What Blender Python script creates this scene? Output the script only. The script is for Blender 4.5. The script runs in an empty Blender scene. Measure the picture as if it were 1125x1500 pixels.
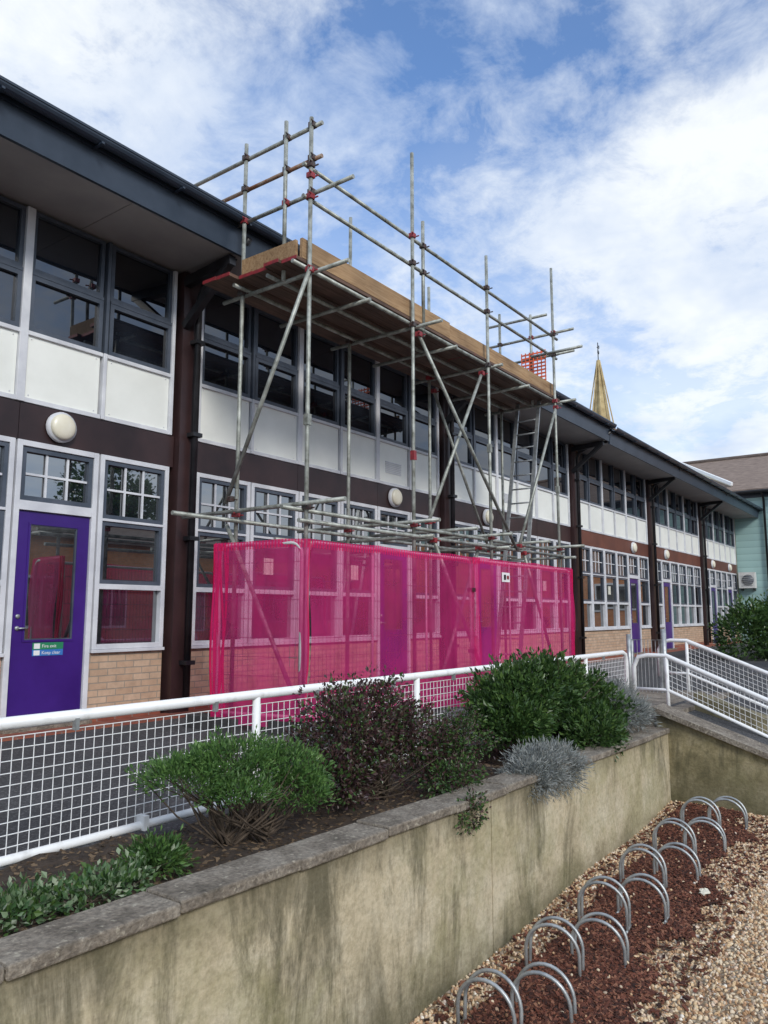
import bpy, math, random
import numpy as np
from mathutils import Vector, Matrix
random.seed(7); rng=np.random.default_rng(7)
sc=bpy.context.scene
sc.view_settings.view_transform='Standard'; sc.view_settings.look='None'; sc.view_settings.exposure=0

# ---------------------------------------------------------------- materials
def newmat(name):
    m=bpy.data.materials.new(name); m.use_nodes=True
    nt=m.node_tree; b=nt.nodes['Principled BSDF']; return m,nt,b
def N(nt,t,**k):
    n=nt.nodes.new(t)
    for a,v in k.items(): setattr(n,a,v)
    return n
def L(nt,a,b): nt.links.new(a,b)
def ramp(nt,stops,interp='LINEAR'):
    r=N(nt,'ShaderNodeValToRGB'); e=r.color_ramp.elements; r.color_ramp.interpolation=interp
    while len(e)<len(stops): e.new(0.5)
    for i,(p,c) in enumerate(stops):
        e[i].position=p; e[i].color=(*c,1) if len(c)==3 else c
    return r
def noise(nt,scale,detail=4,rough=.6,vec=None,dist=0):
    n=N(nt,'ShaderNodeTexNoise'); n.inputs['Scale'].default_value=scale; n.inputs['Detail'].default_value=detail
    n.inputs['Roughness'].default_value=rough; n.inputs['Distortion'].default_value=dist
    if vec is None:
        tc=N(nt,'ShaderNodeTexCoord'); vec=tc.outputs['Object']
    L(nt,vec,n.inputs['Vector']); return n
def scaled(nt,s):
    tc=N(nt,'ShaderNodeTexCoord'); mp=N(nt,'ShaderNodeMapping'); mp.inputs['Scale'].default_value=s
    L(nt,tc.outputs['Object'],mp.inputs['Vector']); return mp.outputs['Vector']
def bump(nt,b,h,strength=.3,dist=.01):
    bp=N(nt,'ShaderNodeBump'); bp.inputs['Strength'].default_value=strength; bp.inputs['Distance'].default_value=dist
    L(nt,h,bp.inputs['Height']); L(nt,bp.outputs['Normal'],b.inputs['Normal']); return bp
def mixc(nt,f,a,b,mode='MIX'):
    m=N(nt,'ShaderNodeMix',data_type='RGBA',blend_type=mode)
    for s,v in ((m.inputs[0],f),(m.inputs[6],a),(m.inputs[7],b)):
        if isinstance(v,bpy.types.NodeSocket): L(nt,v,s)
        elif isinstance(v,(int,float)): s.default_value=v
        else: s.default_value=(*v,1)
    return m.outputs[2]
def mathn(nt,op,a,b=None,clamp=False):
    m=N(nt,'ShaderNodeMath',operation=op,use_clamp=clamp)
    for s,v in ((m.inputs[0],a),(m.inputs[1],b)):
        if v is None: continue
        if isinstance(v,bpy.types.NodeSocket): L(nt,v,s)
        else: s.default_value=v
    return m.outputs[0]
def nm(name,c1,c2,scale=5,rough=.6,metal=0,bmp=0,bscale=None,lo=.35,hi=.65,vs=None,spec=.5):
    m,nt,b=newmat(name)
    vec=scaled(nt,vs) if vs else None
    n=noise(nt,scale,5,.6,vec); r=ramp(nt,[(lo,c1),(hi,c2)]); L(nt,n.outputs['Fac'],r.inputs['Fac'])
    L(nt,r.outputs['Color'],b.inputs['Base Color']); b.inputs['Roughness'].default_value=rough; b.inputs['Metallic'].default_value=metal
    b.inputs['Specular IOR Level'].default_value=spec
    if bmp:
        n2=noise(nt,bscale or scale*6,3,.6); bump(nt,b,n2.outputs['Fac'],bmp,.01)
    return m

M={}
M['lgrey']=nm('frame_light_grey',(.56,.57,.61),(.72,.73,.76),3,.45)
M['white']=nm('panel_white',(.78,.79,.74),(.88,.89,.84),1.2,.4)
M['whitepaint']=nm('white_paint',(.60,.60,.58),(.86,.87,.87),9,.4,bmp=.1,lo=.25,hi=.45)
M['dgrey']=nm('sash_dark_grey',(.05,.065,.09),(.085,.10,.13),4,.4)
M['band']=nm('band_dark_brown',(.020,.010,.011),(.048,.023,.023),1.5,.4)
M['bandr']=nm('band_red_brown',(.10,.035,.025),(.16,.055,.035),1.5,.55)
M['black']=nm('black_metal',(.008,.008,.010),(.02,.02,.024),6,.4)
M['fascia']=nm('fascia_slate',(.020,.032,.052),(.036,.05,.075),2,.35)
M['soffit']=nm('soffit_board',(.28,.27,.275),(.38,.365,.36),.8,.7)
M['purple']=nm('door_purple',(.036,.010,.15),(.05,.016,.20),2,.35)
M['lamp']=nm('lamp_diffuser',(.75,.70,.55),(.82,.78,.66),4,.3)
M['steel']=nm('galvanised_steel',(.26,.28,.29),(.50,.52,.52),14,.42,.5,lo=.3,hi=.7,bmp=.1)
M['tube']=nm('scaffold_tube',(.15,.155,.13),(.46,.48,.44),9,.5,.35,lo=.3,hi=.68,bmp=.15)
M['tube2']=nm('scaffold_tube_rusty',(.24,.10,.045),(.36,.30,.24),7,.6,.25,lo=.4,hi=.66,bmp=.15)
M['coupler']=nm('coupler_dark',(.09,.04,.03),(.10,.10,.10),20,.55,.4)
M['couplerred']=nm('coupler_red',(.34,.035,.045),(.20,.03,.035),20,.5,.1)
M['orange']=nm('orange_plastic',(.75,.12,.04),(.85,.16,.06),5,.45)
M['tile']=nm('roof_tile',(.16,.115,.09),(.27,.205,.165),3,.8,bmp=.3,vs=(1,1,6))
M['cream']=nm('cream_render',(.68,.65,.53),(.76,.73,.62),2,.8)
M['stone']=nm('spire_stone',(.34,.25,.12),(.58,.46,.24),.9,.85,bmp=.4,bscale=2)
M['signg']=nm('sign_green',(.02,.22,.1),(.03,.26,.12),4,.4)
M['signb']=nm('sign_blue',(.04,.18,.5),(.05,.2,.55),4,.4)
M['signw']=nm('sign_white',(.8,.8,.8),(.85,.85,.85),4,.4)
M['bark']=nm('bark_stem',(.05,.035,.025),(.12,.09,.065),30,.85)
M['picket']=nm('dark_timber',(.03,.018,.012),(.06,.035,.022),5,.7)
M['acwhite']=nm('ac_casing',(.6,.6,.58),(.7,.7,.68),5,.5)
M['paper']=nm('paper_notice',(.5,.5,.42),(.72,.7,.6),25,.7)
M['rubber']=nm('rubber_foot',(.03,.03,.03),(.06,.06,.06),10,.9)
M['fsteel']=nm('fence_steel',(.55,.56,.56),(.70,.70,.70),9,.45,.1)

def woodmat(name,c1,c2,c3):
    m,nt,b=newmat(name)
    v=scaled(nt,(.9,14,14)); n=noise(nt,2.2,7,.65,v,.6)
    r=ramp(nt,[(.28,c1),(.5,c2),(.72,c3)]); L(nt,n.outputs['Fac'],r.inputs['Fac'])
    n3=noise(nt,1.3,3); r2=ramp(nt,[(.35,(.6,.6,.6)),(.7,(1,1,1))]); L(nt,n3.outputs['Fac'],r2.inputs['Fac'])
    L(nt,mixc(nt,1.0,r.outputs['Color'],r2.outputs['Color'],'MULTIPLY'),b.inputs['Base Color'])
    b.inputs['Roughness'].default_value=.75; bump(nt,b,n.outputs['Fac'],.3,.004); return m
M['wood']=woodmat('scaffold_board',(.22,.115,.05),(.42,.26,.13),(.54,.36,.20))
M['woodu']=woodmat('scaffold_board_dark',(.05,.028,.022),(.14,.08,.055),(.22,.13,.09))  # darker brown board tones for the platform, seen from below

def glassmat(name,ior,c1,c2,scale,bs):
    m,nt,b=newmat(name)
    n=noise(nt,scale,2,.5); r=ramp(nt,[(.4,c1),(.62,c2)]); L(nt,n.outputs['Fac'],r.inputs['Fac'])
    L(nt,r.outputs['Color'],b.inputs['Base Color']); b.inputs['Roughness'].default_value=.012
    b.inputs['IOR'].default_value=ior
    n2=noise(nt,1.1,1,.4); bump(nt,b,n2.outputs['Fac'],bs,.02); return m
M['glassu']=glassmat('window_glass_upper',2.0,(.003,.004,.007),(.014,.018,.026),.9,.12)
M['glassl']=glassmat('window_glass',3.4,(.008,.011,.016),(.04,.045,.05),.9,.05)

def brickmat(name,c1,c2,mortar,axis='X',bw=.225,bh=.075):
    m,nt,b=newmat(name)
    tc=N(nt,'ShaderNodeTexCoord'); sp=N(nt,'ShaderNodeSeparateXYZ'); cb=N(nt,'ShaderNodeCombineXYZ')
    L(nt,tc.outputs['Object'],sp.inputs[0]); L(nt,sp.outputs[axis],cb.inputs[0]); L(nt,sp.outputs['Z'],cb.inputs[1])
    br=N(nt,'ShaderNodeTexBrick'); L(nt,cb.outputs[0],br.inputs['Vector'])
    br.inputs['Scale'].default_value=1; br.inputs['Brick Width'].default_value=bw; br.inputs['Row Height'].default_value=bh
    br.inputs['Mortar Size'].default_value=.006; br.inputs['Color1'].default_value=(*c1,1); br.inputs['Color2'].default_value=(*c2,1)
    br.inputs['Mortar'].default_value=(*mortar,1); br.inputs['Bias'].default_value=0
    n=noise(nt,6,5,.7); r=ramp(nt,[(.3,(.65,.65,.65)),(.65,(1,1,1))]); L(nt,n.outputs['Fac'],r.inputs['Fac'])
    L(nt,mixc(nt,.8,br.outputs['Color'],r.outputs['Color'],'MULTIPLY'),b.inputs['Base Color'])
    b.inputs['Roughness'].default_value=.85
    h=mathn(nt,'SUBTRACT',1,br.outputs['Fac']); bump(nt,b,h,.6,.006); return m
M['brick']=brickmat('buff_brick',(.52,.345,.23),(.62,.44,.31),(.34,.29,.23))
M['redbrick']=brickmat('red_brick',(.26,.07,.045),(.34,.11,.06),(.25,.22,.19))
M['brickoc']=brickmat('opposite_cream_brick',(.66,.56,.42),(.74,.64,.5),(.42,.38,.3))
M['brickoo']=brickmat('opposite_orange_brick',(.78,.29,.10),(.84,.36,.15),(.5,.34,.22))
M['brickow']=brickmat('wing_orange_brick',(.82,.30,.10),(.86,.38,.15),(.5,.34,.22),'Y')

m,nt,b=newmat('teal_cladding'); M['teal']=m
tc=N(nt,'ShaderNodeTexCoord'); wv=N(nt,'ShaderNodeTexWave',bands_direction='Z',wave_profile='SAW'); wv.inputs['Scale'].default_value=1.05
L(nt,tc.outputs['Object'],wv.inputs['Vector']); bump(nt,b,wv.outputs['Fac'],.9,.04)
r=ramp(nt,[(0,(.36,.55,.54)),(.9,(.43,.63,.61)),(1,(.20,.34,.33))]); L(nt,wv.outputs['Fac'],r.inputs['Fac']); L(nt,r.outputs['Color'],b.inputs['Base Color']); b.inputs['Roughness'].default_value=.6

def rendermat(name,base,stainamt,zlo,zhi):
    m,nt,b=newmat(name)
    n1=noise(nt,2.2,7,.70); r1=ramp(nt,[(.30,base[0]),(.46,base[1]),(.64,base[2])]); L(nt,n1.outputs['Fac'],r1.inputs['Fac'])
    vs=scaled(nt,(3.4,3.4,.85)); n2=noise(nt,1.0,7,.75,vs,.7); r2=ramp(nt,[(.47,(0,0,0)),(.62,(1,1,1))]); L(nt,n2.outputs['Fac'],r2.inputs['Fac'])
    nb=noise(nt,1.0,3,.5); rb=ramp(nt,[(.40,(.12,.12,.12)),(.56,(1,1,1))]); L(nt,nb.outputs['Fac'],rb.inputs['Fac'])
    c=mixc(nt,mathn(nt,'MULTIPLY',mathn(nt,'MULTIPLY',r2.outputs['Color'],rb.outputs['Color']),stainamt),r1.outputs['Color'],(.10,.092,.052))
    n3=noise(nt,1.7,6,.68); r3=ramp(nt,[(.47,(0,0,0)),(.62,(1,1,1))]); L(nt,n3.outputs['Fac'],r3.inputs['Fac'])
    c=mixc(nt,mathn(nt,'MULTIPLY',r3.outputs['Color'],.5),c,(.29,.27,.13))
    tc=N(nt,'ShaderNodeTexCoord'); sp=N(nt,'ShaderNodeSeparateXYZ'); L(nt,tc.outputs['Object'],sp.inputs[0])
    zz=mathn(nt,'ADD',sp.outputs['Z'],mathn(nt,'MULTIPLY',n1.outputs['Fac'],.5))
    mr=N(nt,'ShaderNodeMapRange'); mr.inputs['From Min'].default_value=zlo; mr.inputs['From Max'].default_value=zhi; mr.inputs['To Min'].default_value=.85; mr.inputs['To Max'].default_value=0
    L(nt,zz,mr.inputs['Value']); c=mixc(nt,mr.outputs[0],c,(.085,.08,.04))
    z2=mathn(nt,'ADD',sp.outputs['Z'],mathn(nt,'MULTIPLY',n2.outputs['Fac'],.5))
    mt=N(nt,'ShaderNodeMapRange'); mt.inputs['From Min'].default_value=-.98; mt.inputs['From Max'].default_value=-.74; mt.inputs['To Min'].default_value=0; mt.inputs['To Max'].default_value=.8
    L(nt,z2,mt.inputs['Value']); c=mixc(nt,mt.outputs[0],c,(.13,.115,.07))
    cb=N(nt,'ShaderNodeCombineXYZ'); L(nt,mathn(nt,'ADD',sp.outputs['X'],sp.outputs['Y']),cb.inputs[0]); L(nt,sp.outputs['Z'],cb.inputs[1])
    br=N(nt,'ShaderNodeTexBrick'); L(nt,cb.outputs[0],br.inputs['Vector']); br.inputs['Scale'].default_value=1; br.inputs['Brick Width'].default_value=.44; br.inputs['Row Height'].default_value=.215
    br.inputs['Mortar Size'].default_value=.012; br.inputs['Mortar Smooth'].default_value=1
    c=mixc(nt,mathn(nt,'MULTIPLY',br.outputs['Fac'],.07),c,(.25,.2,.12))
    sk=noise(nt,42,4,.65); rs=ramp(nt,[(.35,(.70,.70,.68)),(.58,(1,1,1))]); L(nt,sk.outputs['Fac'],rs.inputs['Fac'])
    c=mixc(nt,.75,c,rs.outputs['Color'],'MULTIPLY'); L(nt,c,b.inputs['Base Color']); b.inputs['Roughness'].default_value=.9
    hh=mathn(nt,'SUBTRACT',noise(nt,14,6,.7).outputs['Fac'],mathn(nt,'MULTIPLY',br.outputs['Fac'],.06)); bump(nt,b,hh,.6,.014); return m
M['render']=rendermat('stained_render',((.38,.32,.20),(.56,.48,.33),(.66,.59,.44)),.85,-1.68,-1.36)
M['render2']=rendermat('mossy_render',((.15,.13,.065),(.32,.27,.15),(.46,.40,.26)),.95,-1.45,-.95)
m,nt,b=newmat('coping_concrete'); M['coping']=m
n=noise(nt,6,7,.7); r=ramp(nt,[(.3,(.10,.085,.065)),(.48,(.23,.195,.155)),(.7,(.37,.33,.27))]); L(nt,n.outputs['Fac'],r.inputs['Fac'])
n2=noise(nt,30,3,.6); r2=ramp(nt,[(.60,(0,0,0)),(.68,(1,1,1))]); L(nt,n2.outputs['Fac'],r2.inputs['Fac'])
n4=noise(nt,60,3,.6); r4=ramp(nt,[(.35,(.55,.55,.55)),(.6,(1,1,1))]); L(nt,n4.outputs['Fac'],r4.inputs['Fac'])
c=mixc(nt,mathn(nt,'MULTIPLY',r2.outputs['Color'],.5),r.outputs['Color'],(.5,.46,.36)); c=mixc(nt,.9,c,r4.outputs['Color'],'MULTIPLY')
L(nt,c,b.inputs['Base Color']); b.inputs['Roughness'].default_value=.92; bump(nt,b,mathn(nt,'ADD',n.outputs['Fac'],n4.outputs['Fac']),.7,.012)

def speck(name,stops,sc_,rough=.9,bmp=.5,big=1.0,bigamt=.3):
    m,nt,b=newmat(name)
    tc=N(nt,'ShaderNodeTexCoord'); v=N(nt,'ShaderNodeTexVoronoi'); v.inputs['Scale'].default_value=sc_; L(nt,tc.outputs['Object'],v.inputs['Vector'])
    sp=N(nt,'ShaderNodeSeparateColor'); L(nt,v.outputs['Color'],sp.inputs[0])
    r=ramp(nt,stops); L(nt,sp.outputs[0],r.inputs['Fac'])
    n=noise(nt,big,5); r2=ramp(nt,[(.3,(1-bigamt,)*3),(.7,(1,1,1))]); L(nt,n.outputs['Fac'],r2.inputs['Fac'])
    L(nt,mixc(nt,1,r.outputs['Color'],r2.outputs['Color'],'MULTIPLY'),b.inputs['Base Color'])
    b.inputs['Roughness'].default_value=rough; h=mathn(nt,'SUBTRACT',1,v.outputs['Distance']); bump(nt,b,h,bmp,.01); return m
M['tarmac']=speck('tarmac',[(0,(.04,.04,.043)),(.8,(.085,.085,.09)),(1,(.17,.17,.17))],90,.85,.4,.8,.4)
peb=[(0,(.20,.10,.05)),(.2,(.48,.29,.15)),(.42,(.64,.47,.28)),(.65,(.72,.60,.43)),(.82,(.32,.24,.18)),(.92,(.62,.38,.22)),(1,(.84,.79,.70))]
M['gravelbase']=speck('gravel_base',[(p,tuple(q*.62 for q in c)) for p,c in peb],60,.85,.9,1.2,.35)
M['soil']=nm('soil',(.022,.015,.011),(.065,.045,.032),14,.95,bmp=1,bscale=40)
M['mulchbase']=nm('mulch_base',(.016,.007,.005),(.045,.019,.013),25,.95,bmp=1,bscale=60)
def instmat(name,stops,rough):
    m,nt,b=newmat(name); oi=N(nt,'ShaderNodeObjectInfo'); r=ramp(nt,stops); L(nt,oi.outputs['Random'],r.inputs['Fac'])
    L(nt,r.outputs['Color'],b.inputs['Base Color']); b.inputs['Roughness'].default_value=rough; return m
M['pebble']=instmat('pebble',peb,.65)
M['chip']=instmat('bark_chip',[(0,(.022,.008,.005)),(.35,(.075,.023,.013)),(.75,(.155,.050,.028)),(1,(.26,.12,.07))],.85)
M['litter']=instmat('leaf_litter',[(0,(.03,.02,.012)),(.5,(.08,.05,.028)),(1,(.2,.14,.085))],.85)

def leafmat(name,cols,rough=.45,trans=.25,spec=.5):
    m,nt,b=newmat(name); g=N(nt,'ShaderNodeNewGeometry')
    r=ramp(nt,[(i/(len(cols)-1),c) for i,c in enumerate(cols)])
    n=noise(nt,9,2); f=mathn(nt,'ADD',mathn(nt,'MULTIPLY',g.outputs['Random Per Island'],.6),mathn(nt,'MULTIPLY',n.outputs['Fac'],.45)); L(nt,f,r.inputs['Fac'])
    L(nt,r.outputs['Color'],b.inputs['Base Color']); b.inputs['Roughness'].default_value=rough; b.inputs['Specular IOR Level'].default_value=spec
    t=N(nt,'ShaderNodeBsdfTranslucent'); L(nt,r.outputs['Color'],t.inputs[0]); mx=N(nt,'ShaderNodeMixShader'); mx.inputs[0].default_value=trans
    o=nt.nodes['Material Output']; L(nt,b.outputs[0],mx.inputs[1]); L(nt,t.outputs[0],mx.inputs[2]); L(nt,mx.outputs[0],o.inputs[0]); return m
M['leafg']=leafmat('leaf_green',[(.018,.045,.016),(.05,.12,.032),(.11,.22,.055),(.20,.33,.10)])
M['leafp']=leafmat('leaf_dark_purple',[(.016,.007,.011),(.042,.018,.023),(.085,.042,.038),(.065,.075,.04)],.4,.15)
M['leafd']=leafmat('leaf_glossy_green',[(.011,.026,.010),(.032,.072,.02),(.07,.14,.035),(.14,.22,.055)],.35)
M['leafs']=leafmat('leaf_silver',[(.10,.115,.10),(.20,.22,.21),(.34,.36,.35),(.24,.22,.20)],.8,.15,.2)
M['leafv']=leafmat('leaf_variegated',[(.03,.08,.025),(.07,.15,.055),(.22,.30,.17),(.60,.63,.50)],.5)

def netmat(name,tr,col,tint):
    m,nt,b=newmat(name); o=nt.nodes['Material Output']
    t=N(nt,'ShaderNodeBsdfTransparent'); t.inputs[0].default_value=(*tint,1)
    d=N(nt,'ShaderNodeBsdfDiffuse'); d.inputs[0].default_value=(*col,1)
    tl=N(nt,'ShaderNodeBsdfTranslucent'); tl.inputs[0].default_value=(*col,1)
    m1=N(nt,'ShaderNodeMixShader'); m1.inputs[0].default_value=.3; L(nt,d.outputs[0],m1.inputs[1]); L(nt,tl.outputs[0],m1.inputs[2])
    m2=N(nt,'ShaderNodeMixShader'); n=noise(nt,1.7,4); mr=N(nt,'ShaderNodeMapRange'); L(nt,n.outputs['Fac'],mr.inputs['Value'])
    mr.inputs['From Min'].default_value=.35; mr.inputs['From Max'].default_value=.65; mr.inputs['To Min'].default_value=tr-.07; mr.inputs['To Max'].default_value=tr+.07
    L(nt,mr.outputs[0],m2.inputs[0]); L(nt,t.outputs[0],m2.inputs[1]); L(nt,m1.outputs[0],m2.inputs[2]); L(nt,m2.outputs[0],o.inputs[0]); return m
M['net']=netmat('pink_debris_net',.45,(.80,.05,.26),(1,.64,.80))
M['nethem']=netmat('pink_net_hem',.8,(.78,.03,.15),(1,.4,.55))

# ---------------------------------------------------------------- mesh builder
class B:
    def __init__(s): s.v=[];s.f=[];s.m=[];s.sm=[];s.mats=[]
    def mi(s,k):
        if k not in s.mats: s.mats.append(k)
        return s.mats.index(k)
    def face(s,pts,m,sm=False):
        i=len(s.v); s.v+= [tuple(p) for p in pts]; s.f.append(tuple(range(i,i+len(pts)))); s.m.append(s.mi(m)); s.sm.append(sm)
    def hexa(s,p,m):
        i=len(s.v); s.v+=[tuple(q) for q in p]
        for f in ((0,3,2,1),(4,5,6,7),(0,1,5,4),(1,2,6,5),(2,3,7,6),(3,0,4,7)):
            s.f.append(tuple(i+a for a in f)); s.m.append(s.mi(m)); s.sm.append(False)
    def box(s,x0,x1,y0,y1,z0,z1,m):
        s.hexa([(x0,y0,z0),(x1,y0,z0),(x1,y1,z0),(x0,y1,z0),(x0,y0,z1),(x1,y0,z1),(x1,y1,z1),(x0,y1,z1)],m)
    def path(s,pts,r,m,seg=8,cap=True,r2=None):
        pts=[Vector(p) for p in pts]; n=len(pts); k=s.mi(m); i0=len(s.v); pu=None
        for j,p in enumerate(pts):
            d=(pts[min(j+1,n-1)]-pts[max(j-1,0)]).normalized()
            if pu is None:
                up=Vector((0,0,1)) if abs(d.z)<.9 else Vector((1,0,0))
                u=d.cross(up).normalized()
            else: u=(pu-d*pu.dot(d)).normalized()
            pu=u; w=d.cross(u); rr=r if r2 is None else r+(r2-r)*j/(n-1)
            for a in range(seg):
                t=2*math.pi*a/seg; s.v.append(tuple(p+u*math.cos(t)*rr+w*math.sin(t)*rr))
        for j in range(n-1):
            for a in range(seg):
                b_=(a+1)%seg; s.f.append((i0+j*seg+a,i0+j*seg+b_,i0+(j+1)*seg+b_,i0+(j+1)*seg+a)); s.m.append(k); s.sm.append(True)
        if cap:
            s.f.append(tuple(i0+a for a in range(seg))[::-1]); s.m.append(k); s.sm.append(False)
            s.f.append(tuple(i0+(n-1)*seg+a for a in range(seg))); s.m.append(k); s.sm.append(False)
    def tube(s,a,b,r,m,seg=8,cap=True): s.path([a,b],r,m,seg,cap)
    def bar(s,a,b,w,h,m):
        a=Vector(a);b=Vector(b);d=(b-a).normalized(); up=Vector((0,0,1)) if abs(d.z)<.95 else Vector((0,1,0))
        u=d.cross(up).normalized()*w/2; q=u.cross(d).normalized()*h/2
        s.hexa([a-u-q,a+u-q,b+u-q,b-u-q,a-u+q,a+u+q,b+u+q,b-u+q],m)
    def disc(s,c,r,t,m,axis='y',seg=24,dome=0):
        prof=[(0,r),(-t,r)]+[(-t-dome*math.sin(a),r*math.cos(a)) for a in np.linspace(.2,1.5,6)] if dome else [(0,r),(-t,r),(-t,0.001)]
        i0=len(s.v);k=s.mi(m)
        for (o,rr) in prof:
            for a in range(seg):
                th=2*math.pi*a/seg; x=math.cos(th)*rr;z=math.sin(th)*rr
                s.v.append((c[0]+x,c[1]+o,c[2]+z) if axis=='y' else (c[0]+o,c[1]+x,c[2]+z))
        for j in range(len(prof)-1):
            for a in range(seg):
                b_=(a+1)%seg; s.f.append((i0+j*seg+a,i0+j*seg+b_,i0+(j+1)*seg+b_,i0+(j+1)*seg+a)); s.m.append(k); s.sm.append(True)
        s.f.append(tuple(i0+(len(prof)-1)*seg+a for a in range(seg))); s.m.append(k); s.sm.append(True)
    def done(s,name,parent=None,bevel=0):
        me=bpy.data.meshes.new(name); me.from_pydata(s.v,[],s.f)
        for k in s.mats: me.materials.append(M[k])
        me.polygons.foreach_set('material_index',s.m); me.polygons.foreach_set('use_smooth',s.sm); me.update()
        o=bpy.data.objects.new(name,me); sc.collection.objects.link(o)
        if parent: o.parent=parent
        if bevel:
            bv=o.modifiers.new('bevel','BEVEL'); bv.width=bevel; bv.segments=2; bv.limit_method='ANGLE'
        return o
def empty(name):
    o=bpy.data.objects.new(name,None); sc.collection.objects.link(o); return o

TZ=-1.17
def gz(x): return -1.906+(max(min(x,12),-1)-3.195)*.047

# ---------------------------------------------------------------- SCHOOL BUILDING
FY=7.64
bld=empty('school_building')
cols_=[-6.3,-.1,6.1,12.3,18.5,24.7,31.0,37.2]
core=B(); core.box(-12.5,37.2,FY+.14,18,TZ-.3,4.40,'cream'); core.done('inner_core',bld)
walls=B(); fr=B(); sash=B(); gl=B(); glu=B(); pan=B(); drs=B(); lam=B(); cl=B(); bars=B()
def rectframe(b,x0,x1,z0,z1,w,y0,y1,m):
    b.box(x0,x0+w,y0,y1,z0,z1,m); b.box(x1-w,x1,y0,y1,z0,z1,m)
    b.box(x0+w,x1-w,y0,y1,z0,z0+w,m); b.box(x0+w,x1-w,y0,y1,z1-w,z1,m)
def pane(b,x0,x1,z0,z1,y,m):
    t=random.uniform(-.004,.004); q=random.uniform(-.004,.004)
    b.face([(x0,y+t,z0),(x1,y-t,z0),(x1,y-t+q,z1),(x0,y+t+q,z1)],m)
def gbars(x0,x1,z0,z1,nx,nz,y):
    for i in range(1,nx): 
        x=x0+(x1-x0)*i/nx; bars.box(x-.012,x+.012,y,y+.02,z0,z1,'lgrey')
    for i in range(1,nz):
        z=z0+(z1-z0)*i/nz; bars.box(x0,x1,y+.003,y+.018,z-.012,z+.012,'lgrey')
doorx=[]
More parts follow.
